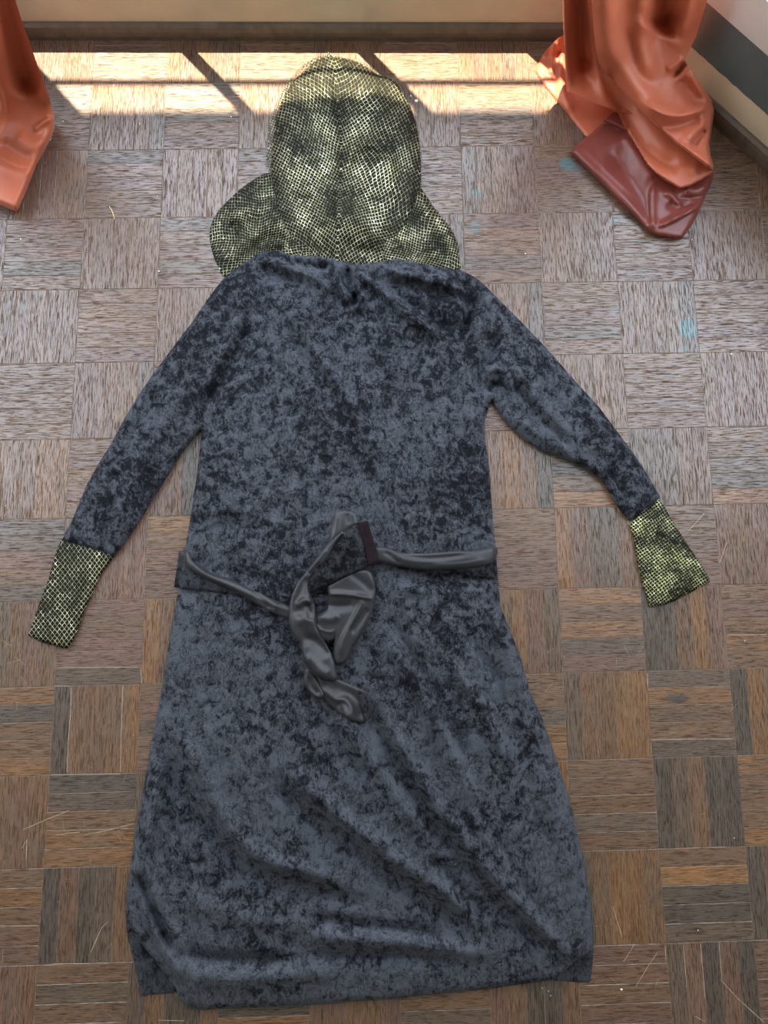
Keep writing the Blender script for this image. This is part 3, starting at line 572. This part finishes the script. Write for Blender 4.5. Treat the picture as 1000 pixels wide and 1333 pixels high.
robe_loc = tuple(at(450, 1290, 0.0))
ROBE = empty('hooded_robe', robe_loc, 'long-sleeved black crushed velvet robe with gold net hood, spread face down on the parquet', 'robe')
patch('netting', HOOD_EDGE, lambda x, y, d: at(x, y, 0.0015 + 0.010 * dome(d, 14) * np.clip((345 - y) / 40, 0.2, 1)), 2.5, M_SHEER, ROBE, flow(60, 4.6, 5.2, 7, 0.35, 60, True))
patch('cowl', PUFF_L, lambda x, y, d: at(x, y, puff_h(x, y, d)), 2.0, M_NET, ROBE, flow(71, 4.8, 5.6, 7, 0.8, 50))
patch('cowl', PUFF_R, lambda x, y, d: at(x, y, puff_h(x, y, d)), 2.0, M_NET, ROBE, flow(81, 4.8, 5.2, 6, -0.5, 45))
HOOD = patch('hood', HOOD_MAIN, lambda x, y, d: at(x, y, hood_h(x, y, d)), 2.0, M_NET, ROBE, flow(91, 5.2, 6.2, 7, 0.35, 75, True))
# tip of the hood: a small folded corner of net
tip = np.array([(425, 76), (427.5, 67), (431, 71), (435, 76)])
patch('hood_tip', tip, lambda x, y, d: at(x, y, 0.004 + 0.001 * d), 1.0, M_NET, ROBE, flow(91, 4, 4, 1))

STEP = 2.5
patch('front_panel', [(163.5, 1190), (164.6, 1212), (169, 1231), (174, 1250), (184, 1297), (196, 1295), (208, 1294), (232, 1292), (240, 1270), (225, 1230), (195, 1190)], lambda x, y, d: at(x, y, 0.0012 + 0.004 * dome(d, 6) + 0.002 * fbm(x / 12, y / 12, 77, 2) * np.clip(d / 6, 0, 1)), 2.5, M_VELVET_D, ROBE)
patch('front_panel', [(772, 1232), (773, 1238), (770.5, 1262), (768, 1279.5), (745, 1278), (722, 1276.5), (715, 1262), (740, 1235)], lambda x, y, d: at(x, y, 0.0012 + 0.004 * dome(d, 6) + 0.002 * fbm(x / 12, y / 12, 78, 2) * np.clip(d / 6, 0, 1)), 2.5, M_VELVET_D, ROBE)
patch('body', BODY, robe_pos, STEP, M_VELVET, ROBE, dpoly=UNION)
patch('sleeve', SLEEVE_L, robe_pos, STEP, M_VELVET, ROBE, dpoly=UNION)
patch('sleeve', SLEEVE_R, robe_pos, STEP, M_VELVET, ROBE, dpoly=UNION)

CUFF_L = [(80, 703), (74, 715), (68, 735), (63.5, 753), (53, 780), (44, 807), (40, 818), (36.5, 827), (53, 835.5), (71, 841), (86, 844.5), (92, 840), (101, 822), (110, 795), (122, 769.5), (131, 748.5), (143, 732), (150, 724), (132, 712), (108, 705), (90, 702)]
CUFF_R = [(857, 650), (863, 656), (870, 668), (875.6, 678), (889.6, 700), (903.6, 721), (914, 737), (923, 752), (925, 757), (912, 764.6), (891, 775.8), (879, 782), (867, 787), (846, 790.5), (843.4, 780), (838, 764), (833.6, 749), (830, 733), (827, 717), (825, 700), (819, 682), (828, 672), (840, 665), (848, 657)]
CF = [([(110, 715), (100, 760), (85, 800)], 7, 0.003), ([(80, 740), (100, 765), (115, 770)], 5, -0.003), ([(60, 800), (85, 815)], 5, 0.003), ([(850, 690), (865, 730), (880, 770)], 6, -0.003), ([(862, 680), (882, 720), (898, 755)], 6, 0.003)]
def cuff_pos(x, y, d): return at(x, y, 0.001 + 0.011 * (0.6 * dome(d, 6) + 0.4 * dome(d, 22)) + folds(x, y, CF) * np.clip(d / 6, 0, 1))
patch('cuff', CUFF_L, cuff_pos, 2.0, M_CUFFNET, ROBE, flow(101, 6.0, 7.8, 1.2, 0.0, 50))
patch('cuff', CUFF_R, cuff_pos, 2.0, M_CUFFNET2, ROBE, flow(111, 5.2, 5.0, 2.0, 0.15, 40))

# ------------------------------------------------------------------ belt
BELT = empty('fabric_belt', tuple(at(430, 800, 0.017)), 'dark satin-backed velvet belt loosely twisted across the waist of the black robe', 'belt')
def base_h(x, y):
    d, _, _, _, _ = poly_dist(x, y, UNION, True); ins = inside(x, y, UNION); return np.where(ins, robe_h(x, y, d, 0.0) + 0.0022, 0.001)
def ribbon(name, poly, lift, thick, F, mat, step=1.6, w=6, smooth=True):
    def pos(x, y, d):
        h = base_h(x, y) + lift + thick * dome(d, w) + folds(x, y, F) * np.clip(d / 3, 0.25, 1); return at(x, y, np.maximum(h, 0.0008))
    return patch(name, poly, pos, step, mat, BELT)
# left side
ribbon('strap', [(233, 718), (230, 740), (226.6, 764), (248, 766), (270, 768), (300, 772), (315, 775), (300, 760), (270, 748), (245, 728)], 0.003, 0.002, [], M_VELVET_S)
ribbon('strap', curve([(241, 714), (237, 716), (236, 727), (246, 740), (260.6, 749), (280, 759), (302, 768), (329.6, 783.6), (352, 796), (376, 806), (384, 797), (376, 789), (348, 777), (325, 766), (302, 755), (285, 749), (270, 743.5), (251, 730), (245, 720), (241, 714)], 3)[:-1], 0.006, 0.005,
       [([(245, 733), (275, 752), (310, 768), (345, 783), (376, 797)], 4, 0.003, 0.5), ([(330, 772), (345, 784), (350, 795)], 4, -0.004), ([(360, 785), (358, 795), (352, 800)], 3, 0.003)], M_SATIN)
# right side
ribbon('strap', [(500, 731), (520, 741), (560, 746), (592, 747), (620, 750), (647, 753), (646.5, 728), (640, 720), (600, 728), (540, 730)], 0.003, 0.002, [], M_VELVET_S)
ribbon('strap', curve([(488, 712), (500, 712), (532, 720.5), (578, 718), (600, 717), (624, 715.5), (641, 712), (647, 713), (648, 721), (640, 733), (622, 738), (601, 740.5), (575, 742), (550, 741.5), (520, 737), (495, 732), (486, 728), (488, 712)], 3)[:-1], 0.006, 0.005,
       [([(495, 720), (540, 731), (590, 729), (640, 723)], 5, 0.002, 0.6), ([(520, 722), (560, 727), (610, 722)], 3, -0.003), ([(500, 718), (515, 728), (520, 736)], 3, -0.003), ([(560, 736), (600, 734), (635, 728)], 3, 0.003)], M_SATIN)
# knot pieces, lowest first
ribbon('loop', curve([(425, 762), (445.6, 750), (468, 741), (481.6, 743), (488, 757), (489, 776), (486, 794), (480, 808), (472.6, 822), (466, 833), (459, 843), (452, 859.5), (441, 865), (434, 859.5), (434, 832), (422, 831), (413, 820), (411, 803), (425, 794), (428, 780), (425, 762)], 3)[:-1], 0.008, 0.006,
       [([(425, 774), (445, 774), (470, 777), (486, 781)], 4, 0.006, 0.5), ([(424, 786), (440, 789), (460, 787)], 6, -0.006), ([(462, 772), (470, 785), (462, 803), (448, 830), (440, 858)], 6, 0.006, 0.5), ([(480, 790), (470, 806), (455, 825)], 5, -0.004), ([(415, 803), (430, 806), (442, 800)], 5, 0.004), ([(455, 745), (475, 760), (487, 772)], 5, -0.003)], M_SATIN)
ribbon('loop', curve([(412, 811), (425, 818), (436, 818), (434, 832), (424, 834), (414, 826), (412, 811)], 3)[:-1], 0.014, 0.004, [([(415, 818), (428, 822), (436, 822)], 3, 0.003)], M_SATIN)
ribbon('loop', curve([(397, 871), (396, 889), (403, 902), (410, 908), (417, 911), (424, 905), (418, 894), (413, 884), (405, 870), (397, 871)], 3)[:-1], 0.007, 0.005, [([(402, 880), (406, 895), (416, 905)], 4, -0.004), ([(398, 880), (403, 898), (416, 909)], 2.5, 0.003)], M_SATIN)
ribbon('tie_end', [(436.5, 666), (450, 665), (462.5, 668), (465.5, 682), (450, 692), (436.6, 704), (427.5, 709), (430, 695), (432, 684)], 0.006, 0.003, [([(440, 668), (438, 690), (430, 705)], 4, 0.003), ([(452, 668), (455, 682)], 4, -0.002)], M_SATIN)
ribbon('flap', [(430, 712), (439, 704), (450, 690), (467, 680), (468, 690), (474, 710), (480, 737), (472.6, 740), (455, 748), (439, 756), (422, 764), (405, 771.6), (401, 760), (410, 740)], 0.015, 0.003,
       [([(440, 715), (455, 725), (468, 735)], 6, -0.003), ([(410, 760), (435, 735), (450, 700)], 7, 0.003)], M_VELVET_S)
ribbon('flap_end', [(467, 680), (473, 679), (479, 678), (486, 702), (490, 717), (494, 731), (487, 734), (480, 737), (474, 710), (468, 690)], 0.017, 0.002, [], M_MAROON)
ribbon('tail', curve([(412, 879), (425, 882), (439, 884), (457, 891), (477, 900), (484, 907), (489.5, 914), (486, 925), (482, 934), (478, 938), (475, 941), (462, 938), (450, 934), (438, 925), (427.6, 916), (420, 906), (416, 897), (412, 879)], 3)[:-1], 0.006, 0.004,
       [([(418, 895), (435, 910), (450, 912), (458, 925), (455, 934)], 5, 0.005, 0.5), ([(430, 892), (450, 900), (468, 915), (472, 938)], 6, -0.003), ([(440, 915), (445, 928)], 4, -0.003)], M_SATIN)
ribbon('tail_end', [(466, 898), (477, 901), (484, 907), (488.5, 914), (485, 925), (481, 934), (475, 940), (474, 928), (470, 915)], 0.0125, 0.002, [], M_VELVET_S)
ribbon('wrap', curve([(427.6, 706), (416, 720), (404, 737), (396, 747), (386, 762), (379, 778), (376, 799), (377, 815), (382, 827), (391.5, 838), (392.5, 846), (394, 855), (399, 866), (406, 876), (416, 883), (428, 886), (439, 885), (438, 874), (436, 864), (432, 853), (427.5, 844), (420, 830), (413, 816), (411, 802), (409.5, 788), (405, 776), (401, 764), (404, 752), (412, 743), (421, 735), (431, 720), (439, 704), (450, 690), (440, 696), (427.6, 706)], 3)[:-1], 0.014, 0.007,
       [([(400, 748), (392, 765), (386, 785), (388, 805)], 6, -0.005), ([(385, 790), (395, 782), (407, 783)], 4, 0.006), ([(400, 785), (404, 800), (403, 808)], 4, -0.006), ([(384, 812), (398, 806), (410, 812), (420, 830)], 7, 0.006), ([(392, 832), (405, 832), (420, 842), (430, 856)], 8, -0.008),
        ([(396, 855), (405, 860), (415, 872), (430, 880)], 7, 0.007), ([(425, 712), (412, 730), (400, 745)], 4, 0.004), ([(420, 735), (410, 740), (402, 750)], 4, -0.004)], M_SATIN)

# ------------------------------------------------------------------ curtains
def drape(x, y, hp, Yc, relief, k=0.05, slope=0.0):
    """cloth hanging in front of the wall (plane y=Yc) that runs out onto the floor as a pool of height hp"""
    d = rays(x, y); tz = (hp - _C[2]) / d[..., 2]; zf = hp
    yc = Yc + slope * (x - 500); zv = _C[2] + d[..., 2] * (yc - _C[1]) / np.maximum(d[..., 1], 0.05)
    z = 0.5 * (zf + zv + np.sqrt((zf - zv) ** 2 + k * k))
    z = np.maximum(z, zf); t = (z - _C[2]) / d[..., 2]; L = np.linalg.norm(d, axis=-1)
    t = t - relief / L; P = _C + d * t[..., None]; P[..., 2] = np.maximum(P[..., 2], 0.0006); return P
def edge_drop(x, y, P, w): d, _, _, _, _ = poly_dist(x, y, np.asarray(P, float)); return dome(d, w)
CR = empty('curtain', (1.05, 1.52, 0.0), 'rust satin curtain falling in folds and pooling on the floor beside the angled wall', 'curtain')
def cpos(F, h0, hw, floor_edge, Yc, lift=0.0, slope=0.0, n=0.004, seed=1, k=0.05):
    def pos(x, y, d):
        e = edge_drop(x, y, floor_edge, hw) if floor_edge is not None else 1.0; kk = k * (0.15 + 0.85 * edge_drop(x, y, floor_edge, 45)) if floor_edge is not None else k
        hp = 0.0008 + h0 * e; r = lift * (e if floor_edge is not None else 1.0) + folds(x, y, F) * (e if floor_edge is not None else 1) + n * fbm(x / 30, y / 45, seed, 3) * (e if floor_edge is not None else 1)
        return drape(x, y, hp, Yc, r, kk, slope)
    return pos
A_ = [(733, 46), (726, 50), (718, 58), (710, 67), (704, 76), (699, 85), (697, 93), (701, 101), (710, 113), (722, 128), (734, 143), (747, 159), (761, 176), (790, 190), (830, 170), (820, 60), (760, 30)]
patch('back_fold', A_, cpos([([(733, 60), (728, 100), (745, 150)], 7, 0.012), ([(722, 52), (718, 80), (717, 100)], 5, 0.010, 0.5), ([(728, 60), (724, 90), (724, 110)], 4, -0.010)], 0.006, 6, A_[:13], 1.70, 0.0, seed=3, n=0.002, k=0.015), 2.0, M_RUST, CR)
G_ = [(885, 20), (905, 46), (910, 58), (913, 72), (913, 86), (911, 95), (907, 101), (900, 97), (885, 85), (860, 60)]
patch('back_fold', G_, cpos([([(905, 50), (906, 75), (905, 98)], 5, 0.01)], 0.02, 5, None, 1.66, -0.02, seed=4, n=0.001), 2.0, M_RUST, CR)
B_ = [(732, -60), (732.5, 0), (733, 30), (735, 60), (736, 90), (738, 119), (748, 122), (762, 128), (780, 136), (799, 143), (830, 150), (840, 90), (800, 0), (800, -60)]
patch('side_fold', B_, cpos([([(735, -60), (736, 30), (740, 118)], 6, 0.020, 0.6), ([(755, -60), (755, 40), (762, 100)], 10, -0.055), ([(772, -60), (772, 40), (780, 100), (795, 140)], 8, 0.012)], 0.03, 6, None, 1.64, 0.01, seed=5, n=0.003), 2.0, M_RUST, CR, crop_top=-60, lean=-0.10)
D_ = [(742, 198), (752, 187), (763, 178), (774, 168), (784, 159), (799, 146), (830, 150), (880, 170), (915, 195), (929, 222), (929, 232), (924, 245), (917, 260), (911, 275), (901, 293), (892, 306), (888, 311), (878, 311), (866, 309), (856, 307), (847, 304), (834, 290), (820, 277), (805, 262), (790, 246), (778, 234), (765, 221), (753, 209)]
DF = [([(757, 188), (790, 222), (830, 258)], 3, 0.002), ([(752, 200), (800, 245), (845, 290)], 5, 0.003), ([(790, 190), (815, 225), (838, 262), (848, 298)], 12, -0.012), ([(850, 240), (848, 265), (850, 300)], 6, 0.012, 0.5), ([(812, 170), (840, 215), (855, 235)], 9, 0.010),
      ([(856, 296), (880, 285), (910, 268)], 5, 0.012, 0.5), ([(868, 262), (885, 270), (905, 262)], 6, -0.010), ([(862, 250), (875, 255), (885, 275), (870, 290)], 4, 0.008), ([(876, 258), (895, 258), (918, 256)], 2.5, -0.006), ([(890, 245), (905, 248), (922, 240)], 6, 0.010)]
patch('hem', D_, cpos(DF, 0.012, 7, [D_[-1]] + D_[:5] + D_[9:], 1.75, 0.004, seed=6, n=0.003), 2.0, M_RUST_SHADED, CR)['label'] = 'hem flap of the rust satin, its shade put into the colour'
C_EDGE = [(769, -60), (769, 0), (771, 25), (773, 48), (776, 70), (777, 85), (784, 108), (796, 130), (806, 150), (815, 170), (828, 193), (842, 216), (855, 228), (869, 238), (885, 247), (900, 243), (913, 236), (929, 226)]
C_ = C_EDGE + [(915, 190), (860, 130), (820, 60), (800, 0), (800, -60)]
CFo = [(C_EDGE[5:-1], 3.5, 0.006), ([(800, 120), (822, 160), (850, 200), (890, 225)], 12, -0.014), ([(850, 235), (880, 222), (915, 222)], 8, 0.010), ([(835, 190), (870, 218), (905, 225)], 7, -0.006)]
patch('middle_fold', C_, cpos(CFo, 0.030, 4, C_EDGE[9:], 1.615, 0.008, seed=7, n=0.003, k=0.08), 2.0, M_RUST, CR, crop_top=-60, lean=-0.10)
F_LEFT = [(769, -60), (770, 0), (772, 30), (775, 60), (779, 80), (786, 92), (796, 103), (805, 115), (815, 127), (828, 141), (842, 154), (861, 172), (880, 189), (895, 200), (910, 211), (928, 225)]
F_RIGHT = [(929, 215), (925, 200), (924, 187), (927, 165), (930, 150), (930.5, 141), (928, 132), (919, 119), (910, 105), (899, 90), (891, 78), (898, 64), (906, 48), (913, 26), (921, 0), (933, -60)]
F_ = F_LEFT + F_RIGHT
FF = [([(786, -60), (788, 20), (796, 70), (820, 110), (850, 145), (885, 170)], 20, 0.035, 1.0), (F_LEFT[3:-1], 5, 0.006), ([(872, -60), (868, 0), (864, 22), (852, 44)], 20, -0.095), ([(900, -60), (893, 10), (880, 50)], 9, 0.018), ([(838, -60), (840, 20), (838, 60), (850, 110)], 14, 0.020),
      ([(891, 80), (885, 90), (876, 100)], 3.5, -0.020), ([(891, 76), (880, 84), (868, 92)], 5, 0.010), ([(896, 92), (912, 118), (926, 138)], 6, 0.010), ([(884, 100), (893, 115), (905, 130), (900, 143)], 9, -0.012), ([(838, 133), (862, 147), (890, 150), (926, 137)], 7, 0.020, 0.7),
      ([(850, 163), (880, 165), (915, 155)], 7, -0.014), ([(903, 192), (908, 180), (920, 168)], 4, -0.016), ([(890, 185), (905, 172), (922, 150)], 6, 0.009), ([(880, 183), (905, 202), (926, 220)], 6, 0.014), ([(812, 30), (830, 90), (855, 118)], 7, -0.006)]
patch('front_fold', F_, cpos(FF, 0.055, 5, F_LEFT[6:] + F_RIGHT[:7], 1.59, 0.015, seed=8, n=0.003, slope=0.0001, k=0.11), 2.0, M_RUST, CR, crop_top=-60, lean=-0.10)
CLF = empty('curtain', (-0.25, 1.45, 0.0), 'dull rust curtain cut off by the left edge of the picture, hem on parquet', 'curtain')
LR = [(5, -60), (12, -30), (20, 0), (29, 29), (38, 53), (46, 77), (54, 98), (61, 118), (67, 137), (71, 153), (70, 166), (67, 178), (58, 195), (48, 214)]
SEAML = [(48, 214), (29, 218), (12, 212), (0, 207), (-60, 185), (-130, 165)]
HEML = [(48, 214), (41, 232), (35, 247), (29, 261), (25, 271), (22, 276), (12, 272), (0, 267), (-60, 245), (-130, 222)]
LFo = [([(10, -60), (36, 45), (58, 118), (69, 155)], 6, 0.014, 1.0), ([(-6, -60), (12, 20), (28, 80), (42, 130)], 16, -0.085), ([(71, 153), (58, 158), (42, 170)], 5, 0.012, 0.6), ([(0, 183), (15, 195), (32, 205), (46, 205)], 8, -0.010), ([(20, 175), (40, 190), (60, 180)], 9, 0.010), ([(-40, -60), (-30, 60), (-20, 150)], 16, 0.030),
       ([(48, 215), (29, 219), (12, 213), (0, 208), (-60, 186)], 1.6, -0.003), ([(48, 222), (29, 226), (12, 220), (0, 215), (-60, 193)], 4, 0.003)]
ledge = LR[8:] + HEML[1:]
LU = LR + HEML[1:] + [(-130, -60)]
patch('drop', LR + SEAML[1:] + [(-130, -60)], cpos(LFo, 0.028, 9, ledge, 1.56, 0.01, seed=12, n=0.004), 2.2, M_RUST, CLF, crop_top=-60, lean=0.17)
patch('hem', SEAML + HEML[::-1][:-1], cpos(LFo, 0.028, 9, ledge, 1.56, 0.01, seed=12, n=0.004), 2.0, M_RUST, CLF)
H_ = curve([(-130, 40), (-60, 70), (-20, 90), (0, 106), (6, 122), (9, 140), (8, 158), (3, 171), (-10, 182), (-60, 190), (-130, 170)], 3)
patch('front_fold', H_, cpos([([(-10, 105), (2, 130), (3, 150)], 5, 0.010)], 0.05, 9, None, 1.52, 0.035, seed=13, n=0.004), 2.2, M_RUST, CLF)
